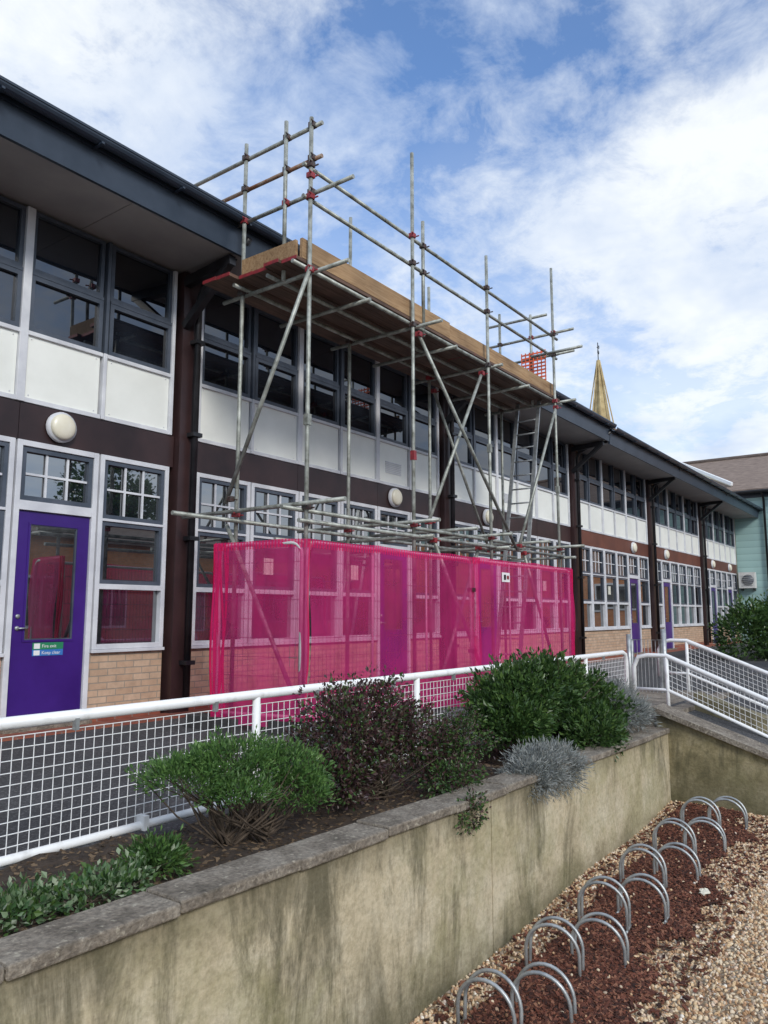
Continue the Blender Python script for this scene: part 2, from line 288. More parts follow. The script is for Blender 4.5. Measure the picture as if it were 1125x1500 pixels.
for k in range(len(cols_)-1):
    c0,c1=cols_[k],cols_[k+1]; x0=c0+.2; x1=c1-.2; w=(x1-x0)/6
    dm={0:[1],1:[4],2:[4],3:[1],4:[4],5:[1],6:[1,4]}[k]
    for j in range(6):
        a=x0+j*w; e=a+w
        g=.012
        if j in dm:
            doorx.append((a+e)/2)
            fw=.07
            fr.box(a+g,a+fw,FY-.03,FY+.10,TZ+.02,1.80,'lgrey'); fr.box(e-fw,e-g,FY-.03,FY+.10,TZ+.02,1.80,'lgrey')
            fr.box(a+fw,e-fw,FY-.03,FY+.10,1.74,1.80,'lgrey'); fr.box(a+fw,e-fw,FY-.03,FY+.10,1.07,1.17,'lgrey')
            rectframe(sash,a+fw+.003,e-fw-.003,1.173,1.737,.05,FY-.01,FY+.06,'dgrey')
            pane(gl,a+fw+.05,e-fw-.05,1.22,1.69,FY+.04,'glassl'); gbars(a+fw+.05,e-fw-.05,1.22,1.69,3,2,FY+.01)
            l0,l1=a+fw+.006,e-fw-.006; zb=TZ+.05; zt=1.064
            dy0,dy1=FY+.0,FY+.045; p0=l0+.12;p1=l1-.12;q0=-.28;q1=.95
            drs.box(l0,p0,dy0,dy1,zb,zt,'purple'); drs.box(p1,l1,dy0,dy1,zb,zt,'purple')
            drs.box(p0,p1,dy0,dy1,zb,q0,'purple'); drs.box(p0,p1,dy0,dy1,q1,zt,'purple')
            rectframe(drs,p0,p1,q0,q1,.02,dy0-.008,dy0+.02,'purple')
            rectframe(drs,p0+.02,p1-.02,q0+.02,q1-.02,.012,dy0+.002,dy0+.02,'dgrey')
            pane(gl,p0+.02,p1-.02,q0+.02,q1-.02,dy0+.02,'glassl')
            drs.box(p0+.03,p1-.03,dy0-.01,dy0-.001,zb+.06,zb+.09,'purple')
            drs.disc((l0+.06,dy0,-.02),.022,.012,'steel'); drs.disc((l0+.06,dy0,-.14),.022,.012,'steel'); drs.tube((l0+.06,dy0-.03,-.14),(l0+.15,dy0-.03,-.14),.008,'steel')
            drs.box(a,e,FY-.12,FY+.12,TZ-.1,TZ+.045,'coping')
            lam.disc(((a+e)/2-.02,FY-.03,2.0),.165,.05,'lgrey'); lam.disc(((a+e)/2-.02,FY-.08,2.0),.14,.02,'lamp',dome=.05)
        else:
            fw=.055
            walls.box(a,e,FY,FY+.12,-1.02,-.42,'brick')
            walls.box(a,e,FY-.012,FY+.12,TZ-.2,-1.022,'redbrick')
            fr.box(a+.0,e-.0,FY-.05,FY+.08,-.42,-.385,'lgrey')
            rectframe(fr,a+g,e-g,-.383,1.80,fw,FY-.03,FY+.09,'lgrey')
            fr.box(a+g+fw,e-g-fw,FY-.028,FY+.08,.28,.34,'lgrey'); fr.box(a+g+fw,e-g-fw,FY-.028,FY+.08,1.045,1.075,'lgrey')
            i0=a+g+fw+.002;i1=e-g-fw-.002
            rectframe(sash,i0,i1,.342,1.043,.045,FY-.01,FY+.06,'dgrey'); rectframe(sash,i0,i1,1.077,1.743,.045,FY-.015,FY+.06,'dgrey')
            pane(gl,i0,i1,-.33,.28,FY+.04,'glassl'); pane(gl,i0+.045,i1-.045,.387,.998,FY+.03,'glassl'); pane(gl,i0+.045,i1-.045,1.122,1.698,FY+.03,'glassl')
            gbars(i0+.045,i1-.045,1.122,1.698,3,2,FY-.002)
            if (k,j) in ((2,1),(2,3),(4,2),(3,4)):
                xx=a+.32; pan.box(xx,xx+.18,FY+.015,FY+.022,.55,.78,'paper')
        pan.box(a+.05,e-.05,FY+.0,FY+.05,2.25,2.93,'white')
        fr.box(a+.03,e-.03,FY-.03,FY+.08,2.20,2.25,'lgrey'); fr.box(a+.03,e-.03,FY-.03,FY+.08,2.93,2.975,'lgrey')
        mw=.045 if j%2==0 else .022
        zt=4.33 if j%2==0 else 2.975
        fr.box(a-mw+.0,a+mw,FY-.04,FY+.08,2.20,zt,'lgrey')
        if j%2: sash.box(a-.02,a+.02,FY-.035,FY+.08,2.976,4.33,'dgrey')
        rectframe(sash,a+.047,e-.047,2.978,3.60,.05,FY-.015,FY+.06,'dgrey'); rectframe(sash,a+.047,e-.047,3.64,4.33,.045,FY+.0,FY+.06,'dgrey')
        sash.box(a+.047,e-.047,FY-.02,FY+.06,3.602,3.638,'dgrey')
        pane(glu,a+.09,e-.09,3.02,3.56,FY+.03,'glassu'); pane(glu,a+.09,e-.09,3.68,4.29,FY+.04,'glassu')
        if (k,j)==(2,4) or (k,j)==(3,2):
            for q in range(7): pan.box(a+.25,e-.25,FY-.012,FY-.001,2.42+q*.03,2.437+q*.03,'lgrey')
        for xx in (a+.1,e-.1):
            for z_ in (2.285,2.895): pan.disc((xx,FY,z_),.008,.004,'lgrey',seg=8)
    fr.box(x1-.045,x1,FY-.04,FY+.08,2.20,4.33,'lgrey')
    bm='band' if k<4 else 'bandr'
    q=c0+.14
    while q<c1-.15:
        qe=min(q+1.97,c1-.14); walls.box(q+.003,qe-.003,FY-.015,FY+.12,1.805,2.195,bm); q=qe
for c in cols_[:-1]:
    cl.box(c-.14,c+.14,FY-.11,FY+.12,TZ-.2,4.34,'band')
    px=c+.04
    cl.path([(px,FY-.18,TZ+.1),(px,FY-.18,4.0),(px-.0,FY-.26,4.15),(px,FY-.9,4.42),(px,6.56,4.56)],.042,'black',10)
    for z_ in (-.6,.9,2.2,3.4): cl.box(px-.07,px+.07,FY-.24,FY-.11,z_,z_+.05,'black')
    cl.bar((c-.1,FY-.1,3.62),(c-.1,6.76,4.24),.09,.09,'black'); cl.bar((c-.1,FY-.1,4.2),(c-.1,6.7,4.27),.10,.12,'black')
walls.done('walls',bld); fr.done('window_frames',bld,bevel=.004); sash.done('window_sashes',bld); gl.done('window_glass',bld); glu.done('window_glass_upper',bld)
pan.done('cladding_panels',bld); drs.done('doors',bld); lam.done('bulkhead_lights',bld); cl.done('columns_and_downpipes',bld); bars.done('glazing_bars',bld)
ro=B()
for (xa,xb,dz) in ((-12.5,18.6,0),(18.62,37.6,-.06)):
    EY=6.64
    x=xa
    while x<xb-.1:
        xe=min(x+2.44,xb); ro.box(x+.004,xe-.004,EY+.02,FY+.13,4.36+dz,4.40+dz,'soffit'); x=xe
    ro.box(xa,xb,EY+.04,FY+.1,4.372+dz,4.41+dz,'black')
    ro.hexa([(xa,EY-.02,4.33+dz),(xb,EY-.02,4.33+dz),(xb,EY+.02,4.33+dz),(xa,EY+.02,4.33+dz),(xa,EY-.06,4.70+dz),(xb,EY-.06,4.70+dz),(xb,EY+.02,4.70+dz),(xa,EY+.02,4.70+dz)],'fascia')
    ro.box(xa,xb,EY-.085,EY-.02,4.64+dz,4.70+dz,'fascia')
    gp=[]
    for s_ in range(0,9):
        t=math.pi+math.pi*s_/8; gp.append((EY-.155+.07*math.cos(t),4.72+dz+.075*math.sin(t)))
    for q in range(8):
        ro.face([(xa,*gp[q]),(xb,*gp[q]),(xb,*gp[q+1]),(xa,*gp[q+1])],'fascia',True)
    ro.box(xa,xb,EY-.232,EY-.222,4.71+dz,4.735+dz,'fascia')
    ro.face([(xb,y,z) for y,z in gp],'fascia')
    x=xa+.5
    while x<xb: ro.box(x,x+.03,EY-.23,EY-.05,4.63+dz,4.65+dz,'fascia'); x+=1.0
    ro.hexa([(xa,EY-.1,4.72+dz),(xb,EY-.1,4.72+dz),(xb,12.8,6.1),(xa,12.8,6.1),(xa,EY-.1,4.77+dz),(xb,EY-.1,4.77+dz),(xb,12.8,6.2),(xa,12.8,6.2)],'tile')
    ro.hexa([(xa,12.8,6.1),(xb,12.8,6.1),(xb,18.8,4.6),(xa,18.8,4.6),(xa,12.8,6.2),(xb,12.8,6.2),(xb,18.8,4.7),(xa,18.8,4.7)],'tile')
ro.done('roof',bld)
dx=[d for d in doorx if 4<d<5][0]
sg=B(); sg.box(dx-.17,dx+.17,FY-.004,FY-.001,-.36,-.29,'signg'); sg.box(dx-.17,dx+.17,FY-.004,FY-.001,-.425,-.362,'signb')
sg.box(dx-.155,dx-.09,FY-.006,FY-.0045,-.352,-.298,'signw'); sg.box(dx-.155,dx-.09,FY-.006,FY-.0045,-.418,-.369,'signw'); so=sg.done('fire_exit_sign')
for t,z_ in (('Fire exit',-.342),('Keep clear',-.41)):
    cu=bpy.data.curves.new('lettering','FONT'); cu.body=t; cu.size=.048; cu.materials.append(M['signw']); o=bpy.data.objects.new('lettering',cu)
    o.location=(dx-.07,FY-.0065,z_); o.rotation_euler=(math.pi/2,0,0); sc.collection.objects.link(o); o.parent=so

# ---------------------------------------------------------------- end block, spire, opposite building
eb=empty('teal_school_wing'); b=B()
b.box(37.25,44,-14,FY-.02,TZ-.2,5.4,'teal'); b.box(37.15,37.249,-14,4.6,TZ-.2,3.9,'brickow'); b.box(37.2,37.25,-14,FY-.02,5.2,5.45,'fascia'); b.box(37.3,50,FY-.02,18,TZ,5.2,'cream')
b.hexa([(36.8,-14.3,5.42),(44,-14.3,8.2),(44,7.9,8.2),(36.8,7.9,5.42),(36.8,-14.3,5.55),(44,-14.3,8.35),(44,7.9,8.35),(36.8,7.9,5.55)],'tile')
b.hexa([(37.7,7.9,5.77),(44,7.9,8.2),(44,11.6,8.2),(43.9,11.6,8.16),(37.7,7.9,5.9),(44,7.9,8.35),(44,11.6,8.35),(43.9,11.6,8.31)],'tile')
b.hexa([(44,-14.3,8.2),(51,-14.3,5.42),(51,11.6,5.42),(44,11.6,8.2),(44,-14.3,8.35),(51,-14.3,5.55),(51,11.6,5.55),(44,11.6,8.35)],'tile')
b.path([(44,-14.3,8.38),(44,11.7,8.38)],.12,'tile')
b.face([(37.5,7.7,5.0),(43.9,11.75,7.6),(43.9,11.75,8.5),(37.5,7.7,5.95)],'cream'); b.bar((37.45,7.68,5.95),(43.9,11.75,8.5),.1,.14,'whitepaint')
b.path([(36.72,-14,5.42),(36.72,8,5.42)],.07,'black'); b.path([(36.78,6.35,5.4),(37.15,6.35,5.1),(37.15,6.35,TZ)],.05,'black')
for z_ in (.2,):
    b.box(37.1,37.14,1.2,3.2,z_,z_+1.3,'whitepaint'); b.box(37.08,37.1,1.3,2.15,z_+.1,z_+1.2,'glassl'); b.box(37.08,37.1,2.25,3.1,z_+.1,z_+1.2,'glassl')
b.done('wing_body',eb)
b=B(); b.box(36.75,37.2,6.85,7.5,1.15,1.85,'acwhite'); b.disc((36.75,7.12,1.5),.24,.02,'dgrey',axis='x'); 
for q in range(6): b.box(36.71,36.728,6.9,7.35,1.28+q*.085,1.295+q*.085,'acwhite')
b.box(36.9,37.25,6.9,6.95,1.05,1.15,'black'); b.box(36.9,37.25,7.4,7.45,1.05,1.15,'black'); b.done('air_conditioning_unit')
b=B(); sx,sy=78.2,28.7
def ring(r,z,n=8,rot=.39): return [(sx+r*math.cos(rot+2*math.pi*i/n),sy+r*math.sin(rot+2*math.pi*i/n),z) for i in range(n)]
prof=[(2.9,11),(1.95,15.7),(1.0,20.4),(.96,20.4),(.5,24),(.13,27.3)]
for (r0,z0),(r1,z1) in zip(prof[:-1],prof[1:]):
    A=ring(r0,z0);C=ring(r1,z1)
    for i in range(8): b.face([A[i],A[(i+1)%8],C[(i+1)%8],C[i]],'stone')
b.face(ring(.13,27.3),'stone'); b.box(sx-2.8,sx+2.8,sy-2.8,sy+2.8,TZ,11,'stone')
for i in range(8): 
    p=ring(2.9,11)[i];q=ring(.13,27.3)[i]; b.tube(p,q,.07,'stone',6)
b.tube((sx,sy,27.2),(sx,sy,29.3),.05,'black'); b.disc((sx,sy,28.2),.22,.06,'black'); b.bar((sx-.3,sy,28.7),(sx+.35,sy,28.7),.05,.05,'black')
b.face([(sx+.1,sy,28.8),(sx+.5,sy,28.8),(sx+.45,sy,29.1),(sx+.2,sy,29.05)],'black')
for zz_ in (14.5,18.5): b.box(sx-.3,sx+.3,sy-(2.9-(zz_-11)*.2)-.05,sy,zz_,zz_+1.1,'stone')
b.done('church_spire')
ob=empty('opposite_building'); b=B()
b.box(-10,14,-20,-12,-2.2,2.6,'brickoc'); b.box(14,37,-21,-12.4,-2.2,3.0,'brickoo')
for (xa,xb,y,zt) in ((-10.3,14,-12,2.6),(14.02,37,-12.4,3.0)):
    b.hexa([(xa,y+.4,zt-.1),(xb,y+.4,zt-.1),(xb,y-4,zt+1.2),(xa,y-4,zt+1.2),(xa,y+.4,zt+.05),(xb,y+.4,zt+.05),(xb,y-4,zt+1.35),(xa,y-4,zt+1.35)],'tile')
    b.hexa([(xa,y-4,zt+1.2),(xb,y-4,zt+1.2),(xb,y-9,zt-.1),(xa,y-9,zt-.1),(xa,y-4,zt+1.35),(xb,y-4,zt+1.35),(xb,y-9,zt+.05),(xa,y-9,zt+.05)],'tile')
    x=xa+1.5
    while x<xb-2:
        b.box(x,x+1.5,y-.02,y+.02,-.6,1.4,'whitepaint'); b.box(x+.08,x+.7,y+.02,y+.03,-.5,1.3,'glassl'); b.box(x+.8,x+1.42,y+.02,y+.03,-.5,1.3,'glassl'); x+=3.1
b.done('opposite_body',ob)

# ---------------------------------------------------------------- ground
b=B(); HX0,HX1,HY0,HY1=-12,10.6,-11.9,2.25; G=TZ-.03; R=700
b.face([(-R,-R,G),(R,-R,G),(R,HY0,G),(-R,HY0,G)],'tarmac'); b.face([(-R,HY0,G),(HX0,HY0,G),(HX0,HY1,G),(-R,HY1,G)],'tarmac')
b.face([(HX1,HY0,G),(R,HY0,G),(R,HY1,G),(HX1,HY1,G)],'tarmac'); b.face([(-R,HY1,G),(R,HY1,G),(R,R,G),(-R,R,G)],'tarmac')
b.box(HX1-.12,HX1+.0,HY0,HY1,-2.6,G+.02,'render2'); b.box(HX0,HX0+.12,HY0,HY1,-2.6,G+.02,'render2'); b.done('ground')
b=B(); b.box(-12,36.7,3.30,FY+.1,TZ-.3,TZ,'tarmac'); b.box(-12,37,FY-.45,FY-.02,TZ-.1,TZ+.012,'redbrick'); b.done('terrace_pavement')
b=B()
for i in range(40):
    x0=-12+i*.566; x1=x0+.566
    b.face([(x0,-12,gz(x0)-.012),(x1,-12,gz(x1)-.012),(x1,2.3,gz(x1)-.012),(x0,2.3,gz(x0)-.012)],'gravelbase')
b.done('gravel_base')
def patch(name,x0,x1,ylo,yhi,nx,ny,m,dz,zf):
    v=[];f=[]
    for i in range(nx+1):
        x=x0+(x1-x0)*i/nx; a=ylo(x);c=yhi(x)
        for j in range(ny+1):
            y=a+(c-a)*j/ny; v.append((x,y,zf(x,y)+dz))
    for i in range(nx):
        for j in range(ny): p=i*(ny+1)+j; f.append((p,p+ny+1,p+ny+2,p+1))
    me=bpy.data.meshes.new(name); me.from_pydata(v,[],f); me.materials.append(M[m]); me.polygons.foreach_set('use_smooth',[True]*len(f))
    o=bpy.data.objects.new(name,me); sc.collection.objects.link(o); return o
def scatter(o,density,smin,smax,mat,kind,rmin,rmax,seed,keep=True):
    t=bpy.data.node_groups.new(o.name+'_scatter','GeometryNodeTree')
    t.interface.new_socket('Geometry',in_out='INPUT',socket_type='NodeSocketGeometry'); t.interface.new_socket('Geometry',in_out='OUTPUT',socket_type='NodeSocketGeometry')
    A=lambda n:t.nodes.new(n)
    gi=A('NodeGroupInput');go=A('NodeGroupOutput');d=A('GeometryNodeDistributePointsOnFaces'); d.inputs['Density'].default_value=density; d.inputs['Seed'].default_value=seed
    if kind=='ico':
        p=A('GeometryNodeMeshIcoSphere'); p.inputs['Radius'].default_value=1; p.inputs['Subdivisions'].default_value=2
    else: p=A('GeometryNodeMeshCube'); p.inputs['Size'].default_value=(2,2,2)
    sm=A('GeometryNodeSetMaterial'); sm.inputs['Material'].default_value=mat
    ip=A('GeometryNodeInstanceOnPoints'); jg=A('GeometryNodeJoinGeometry')
    rr=A('FunctionNodeRandomValue'); rr.data_type='FLOAT_VECTOR'; rr.inputs[0].default_value=rmin; rr.inputs[1].default_value=rmax
    rs=A('FunctionNodeRandomValue'); rs.data_type='FLOAT_VECTOR'; rs.inputs[0].default_value=smin; rs.inputs[1].default_value=smax; rs.inputs['Seed'].default_value=5
    k=t.links.new
    k(gi.outputs[0],d.inputs['Mesh']);k(d.outputs['Points'],ip.inputs['Points']);k(p.outputs[0],sm.inputs[0]);k(sm.outputs[0],ip.inputs['Instance'])
    k(rr.outputs[0],ip.inputs['Rotation']);k(rs.outputs[0],ip.inputs['Scale'])
    if keep: k(gi.outputs[0],jg.inputs[0])
    k(ip.outputs[0],jg.inputs[0]);k(jg.outputs[0],go.inputs[0])
    md=o.modifiers.new('scatter','NODES'); md.node_group=t
T=6.283
def und(x,y): return gz(x)+.012*math.sin(x*3.1+y*1.7)+.01*math.sin(y*5.3-x*2)
g=patch('gravel',2.4,7.42,lambda x:-2.6,lambda x:2.2,60,60,'gravelbase',0.004,und)
scatter(g,2900,(.006,.005,.004),(.0165,.013,.010),M['pebble'],'ico',(0,0,0),(T,T,T),3)
wob=lambda x,s:.08*math.sin(x*4.3+s)+.05*math.sin(x*9.7+2*s)+.035*math.sin(x*23+s)
mu=patch('bark_mulch',2.3,7.35,lambda x:1.40+wob(x,1)+.06*max(0,x-5),lambda x:1.97+.3*wob(x,4)+.1*(x>6.5),90,14,'mulchbase',.020,und)
scatter(mu,6500,(.006,.003,.0015),(.024,.009,.004),M['chip'],'cube',(-.6,-.6,0),(.6,.6,T),9)
mu2=patch('loose_bark_chips',2.4,7.35,lambda x:1.16,lambda x:2.17,10,4,'mulchbase',.018,und)
scatter(mu2,600,(.006,.003,.0015),(.022,.009,.004),M['chip'],'cube',(-.5,-.5,0),(.5,.5,T),19,False)
mu3=patch('stray_pebbles',2.4,7.3,lambda x:1.3,lambda x:2.1,10,4,'gravelbase',.028,und)
scatter(mu3,60,(.006,.005,.004),(.012,.010,.008),M['pebble'],'ico',(0,0,0),(T,T,T),23,False)
soil=patch('planting_bed',-12,7.4,lambda x:2.36,lambda x:3.31,160,10,'soil',0,lambda x,y:-1.045-.012*max(x,0)+.02*math.sin(x*5+y*3)+.015*math.sin(x*13-y*7))
scatter(soil,900,(.006,.004,.001),(.018,.010,.002),M['litter'],'cube',(-.4,-.4,0),(.4,.4,T),29)
b=B(); cx,cy=5.4,1.42; cz=und(cx,cy)+.03; n_=9; rows=[]
for i in range(6):
    rows.append([(cx+.055*math.cos(2*math.pi*j/n_)*math.sin((i+.5)/6*math.pi)*random.uniform(.6,1.2),cy+.035*math.sin(2*math.pi*j/n_)*math.sin((i+.5)/6*math.pi)*random.uniform(.6,1.3),cz+.022*math.cos((i+.5)/6*math.pi)*random.uniform(.6,1.2)) for j in range(n_)])
for i in range(5):
    for j in range(n_): b.face([rows[i][j],rows[i][(j+1)%n_],rows[i+1][(j+1)%n_],rows[i+1][j]],'cream')
b.face(rows[0],'cream'); b.done('crumpled_litter')

# ---------------------------------------------------------------- retaining wall
def ctop(x): return -.955-(x-1.2)*.0138
b=B()
def wseg(xa,xb,y0,y1,top0,top1,m,bot=-2.5):
    b.hexa([(xa,y0,bot),(xb,y0,bot),(xb,y1,bot),(xa,y1,bot),(xa,y0,ctop(xa)+top0),(xb,y0,ctop(xb)+top1),(xb,y1,ctop(xb)+top1),(xa,y1,ctop(xa)+top0)],m)
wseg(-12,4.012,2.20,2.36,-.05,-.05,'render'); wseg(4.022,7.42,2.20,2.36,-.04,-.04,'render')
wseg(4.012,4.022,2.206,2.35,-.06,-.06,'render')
b.done('retaining_wall')
b=B(); x=-12.0
while x<7.35:
    ln=.6 if x<4 else .9
    e=min(x+ln-.005,7.40); j=random.uniform(-.006,.006); j2=random.uniform(-.005,.005); j3=random.uniform(-.005,.005)
    y0=2.17+j; y1=2.375+j; th=.045
    b.hexa([(x,y0,ctop(x)-th+j2),(e,y0,ctop(e)-th+j3),(e,y1,ctop(e)-th+j3),(x,y1,ctop(x)-th+j2),(x,y0,ctop(x)+j2),(e,y0,ctop(e)+j3),(e,y1,ctop(e)+j3),(x,y1,ctop(x)+j2)],'coping'); x+=ln
b.done('wall_coping',bevel=.008)

# ---------------------------------------------------------------- ramp at right
b=B(); sl=.34
def rt(y): return -.86-(2.3-y)*sl
b.hexa([(7.42,2.3,-2.5),(7.66,2.3,-2.5),(7.66,-.5,-2.5),(7.42,-.5,-2.5),(7.42,2.3,rt(2.3)-.05),(7.66,2.3,rt(2.3)-.05),(7.66,-.5,rt(-.5)-.05),(7.42,-.5,rt(-.5)-.05)][::1],'render2')
b.hexa([(7.38,2.32,rt(2.32)-.048),(7.72,2.32,rt(2.32)-.048),(7.72,-.52,rt(-.52)-.048),(7.38,-.52,rt(-.52)-.048),(7.38,2.32,rt(2.32)),(7.72,2.32,rt(2.32)),(7.72,-.52,rt(-.52)),(7.38,-.52,rt(-.52))],'coping')
b.hexa([(7.66,2.5,-2.5),(10.45,2.5,-2.5),(10.45,-.3,-2.5),(7.66,-.3,-2.5),(7.66,2.5,-.96),(10.45,2.5,-.96),(10.45,-.3,-1.72),(7.66,-.3,-1.72)],'tarmac')
b.box(7.44,10.45,2.3,3.3,-1.6,-.97,'coping')
b.hexa([(8.75,2.3,-2.5),(8.95,2.3,-2.5),(8.95,-.5,-2.5),(8.75,-.5,-2.5),(8.75,2.3,-.84),(8.95,2.3,-.84),(8.95,-.5,-1.68),(8.75,-.5,-1.68)],'render2')
b.done('access_ramp')
def meshpanel(b,p0,p1,zt0,zb0,zt1,zb1,sp=.05,r=.0023,m='whitepaint'):
    p0=Vector((p0[0],p0[1],0));p1=Vector((p1[0],p1[1],0)); ln=(p1-p0).length; n=int(ln/sp)
    for i in range(n+1):
        t=i/n; p=p0.lerp(p1,t); a=zt0+(zt1-zt0)*t;c=zb0+(zb1-zb0)*t
        b.tube((p.x,p.y,c),(p.x,p.y,a),r,m,4,False)
    k=max(2,int((zt0-zb0)/sp))
    for j in range(k+1):
        s_=j/k; b.tube((p0.x,p0.y+.004,zb0+(zt0-zb0)*s_),(p1.x,p1.y+.004,zb1+(zt1-zb1)*s_),r,m,4,False)
def ramprail(name,x,y0,zt,zb,slope,ln):
    b=B(); y1=y0-ln; ze=zt-slope*ln; zbe=zb-slope*ln
    b.path([(x,y0+.35,zb-.05),(x,y0+.35,zt-.12),(x,y0+.3,zt-.02),(x,y0+.2,zt),(x,y0,zt),(x,y1,ze),(x,y1-.12,ze-.08),(x,y1-.14,ze-.2),(x,y1-.14,zbe-.2)],.024,'whitepaint',10)
    b.path([(x,y0+.33,zb),(x,y0,zb),(x,y1,zbe)],.018,'whitepaint',8)
    meshpanel(b,(x,y0),(x,y1),zt-.03,zb,ze-.03,zbe)
    for t in (0,.45,.9): 
        y=y0-ln*t; b.tube((x,y,zt-slope*ln*t),(x,y,zb-slope*ln*t-.3),.02,'whitepaint')
    b.done(name)
ramprail('ramp_railing',8.5,2.50,-.44,-.80,.42,2.5)
ramprail('ramp_railing',10.2,2.74,-.33,-.74,.40,2.5)

# ---------------------------------------------------------------- main white railing
b=B(); RY=3.36; rt_,rb_=-.471,-1.05
b.path([(-3,RY,rt_),(9.60,RY,rt_),(9.70,RY,rt_-.03),(9.73,RY,rt_-.12),(9.73,RY,TZ)],.027,'whitepaint',12)
b.tube((-3,RY,rb_),(9.73,RY,rb_),.022,'whitepaint',10)
for x in (-1.81,-.11,1.59,3.29,4.99,6.69,8.39): 
    b.tube((x,RY,TZ-.05),(x,RY,rt_),.024,'whitepaint',10)
x=-3
while x<9.6:
    b.box(x,x+.02,RY-.03,RY-.003,rt_-.065,rt_-.01,'steel'); b.box(x+.4,x+.43,RY-.035,RY+.03,rb_-.02,rb_+.05,'whitepaint'); x+=.85
meshpanel(b,(-3,RY),(9.7,RY),rt_-.06,rb_,rt_-.06,rb_,.05,.0026)
b.done('white_mesh_railing')
b=B()
b.tube((9.85,3.36,TZ),(9.85,3.36,-.25),.03,'steel'); b.tube((9.95,2.95,TZ+.0),(9.95,2.95,-.18),.035,'steel')
b.path([(9.87,3.33,TZ+.1),(9.87,3.33,-.32),(9.93,2.98,-.32),(9.93,2.98,TZ+.1),(9.87,3.33,TZ+.1)],.018,'steel')
for i in range(8):
    t=(i+.5)/8; x=9.87+.06*t;y=3.33-.35*t; b.tube((x,y,TZ+.1),(x,y,-.32),.005,'steel',5,False)
b.done('steel_gate')

# ---------------------------------------------------------------- scaffold
S=empty('scaffolding'); tb=B(); cp=B(); tr=.0242
OY,IY=5.37,6.44; XS=[5.92,7.93,9.96,12.41]; OT=[5.55,6.16,5.5,6.23]; IT=[5.65,5.59,5.28,5.62]
def tub(a,c,m='tube'): tb.tube(a,c,tr,m,10)
def coup(x,y,z,red=None):
    m='couplerred' if (random.random()<.38 if red is None else red) else 'coupler'
    w=.036; cp.box(x-w,x+w,y-w,y+w,z-.03,z+.03,m); cp.tube((x+.03,y-.045,z-.01),(x+.03,y-.085,z-.01),.009,m,6); cp.tube((x-.03,y-.03,z+.01),(x-.075,y-.05,z+.01),.009,m,6)
for i,x in enumerate(XS):
    tub((x,OY,TZ),(x,OY,OT[i])); tub((x,IY,TZ),(x+.02,IY,IT[i]))
    for y in (OY,IY): cp.box(x-.075,x+.075,y-.075,y+.075,TZ,TZ+.008,'coupler')
    yo=[4.86,4.95,5.15,5.0][i]
    tub((x+.05,yo,3.73),(x+.05,6.8,3.73)); coup(x,OY,3.75); coup(x,IY,3.75)
    tub((x-.05,[4.8,4.95,5.0,4.9][i],1.15),(x-.05,7.3,1.15)); coup(x,OY,1.12); coup(x,IY,1.12)
    if i: tub((x+.05,5.1,.97),(x+.05,6.9,.97)); 
    for z in (4.98,4.60): coup(x,OY-.0,z)
    z=[2.0,1.95,2.4,2.1][i]; cp.box(x-.03,x+.03,OY-.03,OY+.03,z,z+.12,'couplerred' if i==1 else 'tube')
tub((5.7,OY+.05,3.78),(12.8,OY+.05,3.78)); tub((5.75,IY-.05,3.78),(12.7,IY-.05,3.78)); tub((5.8,5.9,3.78),(12.6,5.9,3.78))
tub((5.6,OY+.05,1.09),(12.7,OY+.05,1.09)); tub((5.0,IY-.05,1.04),(12.8,IY-.05,1.04)); tub((5.75,OY-.05,.96),(12.5,OY-.05,.99)); tub((6.6,IY+.05,.90),(12.5,IY+.05,.92))
tub((5.85,OY+.05,4.98),(12.7,OY+.05,4.98)); tub((5.85,OY+.05,4.60),(12.65,OY+.05,4.60))
for x in (6.9,8.9,11.2): tub((x,5.28,3.72),(x,6.75,3.72))
for x in (8.9,11.2): tub((x,5.0,1.14),(x,6.8,1.14))
tub((5.97,5.25,5.47),(5.97,7.75,5.47)); tub((5.97,5.25,5.07),(5.97,7.1,5.07),'tube2'); tub((5.97,4.80,4.66),(5.97,6.65,4.66)); tub((5.92,5.76,3.72),(5.92,5.76,5.66))
for z in (5.47,5.07,4.66):
    for y in (OY,5.76,IY): coup(5.94,y,z,False if z>5 and y<6 else None)
coup(5.92,OY,4.85,True)
tub((8.26,OY+.05,3.7),(8.26,OY+.05,5.34)); coup(8.26,OY+.05,4.98); coup(8.26,OY+.05,4.6)
for z in (5.02,4.62): tub((12.46,5.0,z),(12.46,6.9,z))
tub((12.46,5.5,5.4),(12.46,6.7,5.42)); tub((12.41,5.8,3.7),(12.41,5.8,5.45)); tub((12.2,4.75,4.57),(12.2,5.7,4.57))
for z in (5.02,4.62):
    for y in (OY,5.8,IY): coup(12.43,y,z)
tub((5.86,5.30,3.74),(5.86,6.55,1.25)); tub((5.86,6.52,1.0),(5.86,5.28,-1.12)); coup(5.88,5.33,3.72,True); coup(5.88,6.5,1.3)
for (xa,za,xb,zb,y) in ((7.98,3.62,10.65,1.0,5.31),(9.85,3.6,8.35,1.2,5.42),(12.3,3.6,10.75,1.05,5.31),(8.3,.95,9.75,-1.1,5.31),(9.7,.95,8.5,-1.1,5.44),(10.9,.95,12.1,-1.1,5.31),(10.2,3.6,12.0,1.1,6.5)):
    tub((xa,y,za),(xb,y,zb)); coup(xa,y,za,True); coup(xb,y,zb)
tb.done('tubes',S); cp.done('couplers',S)
pl=B()
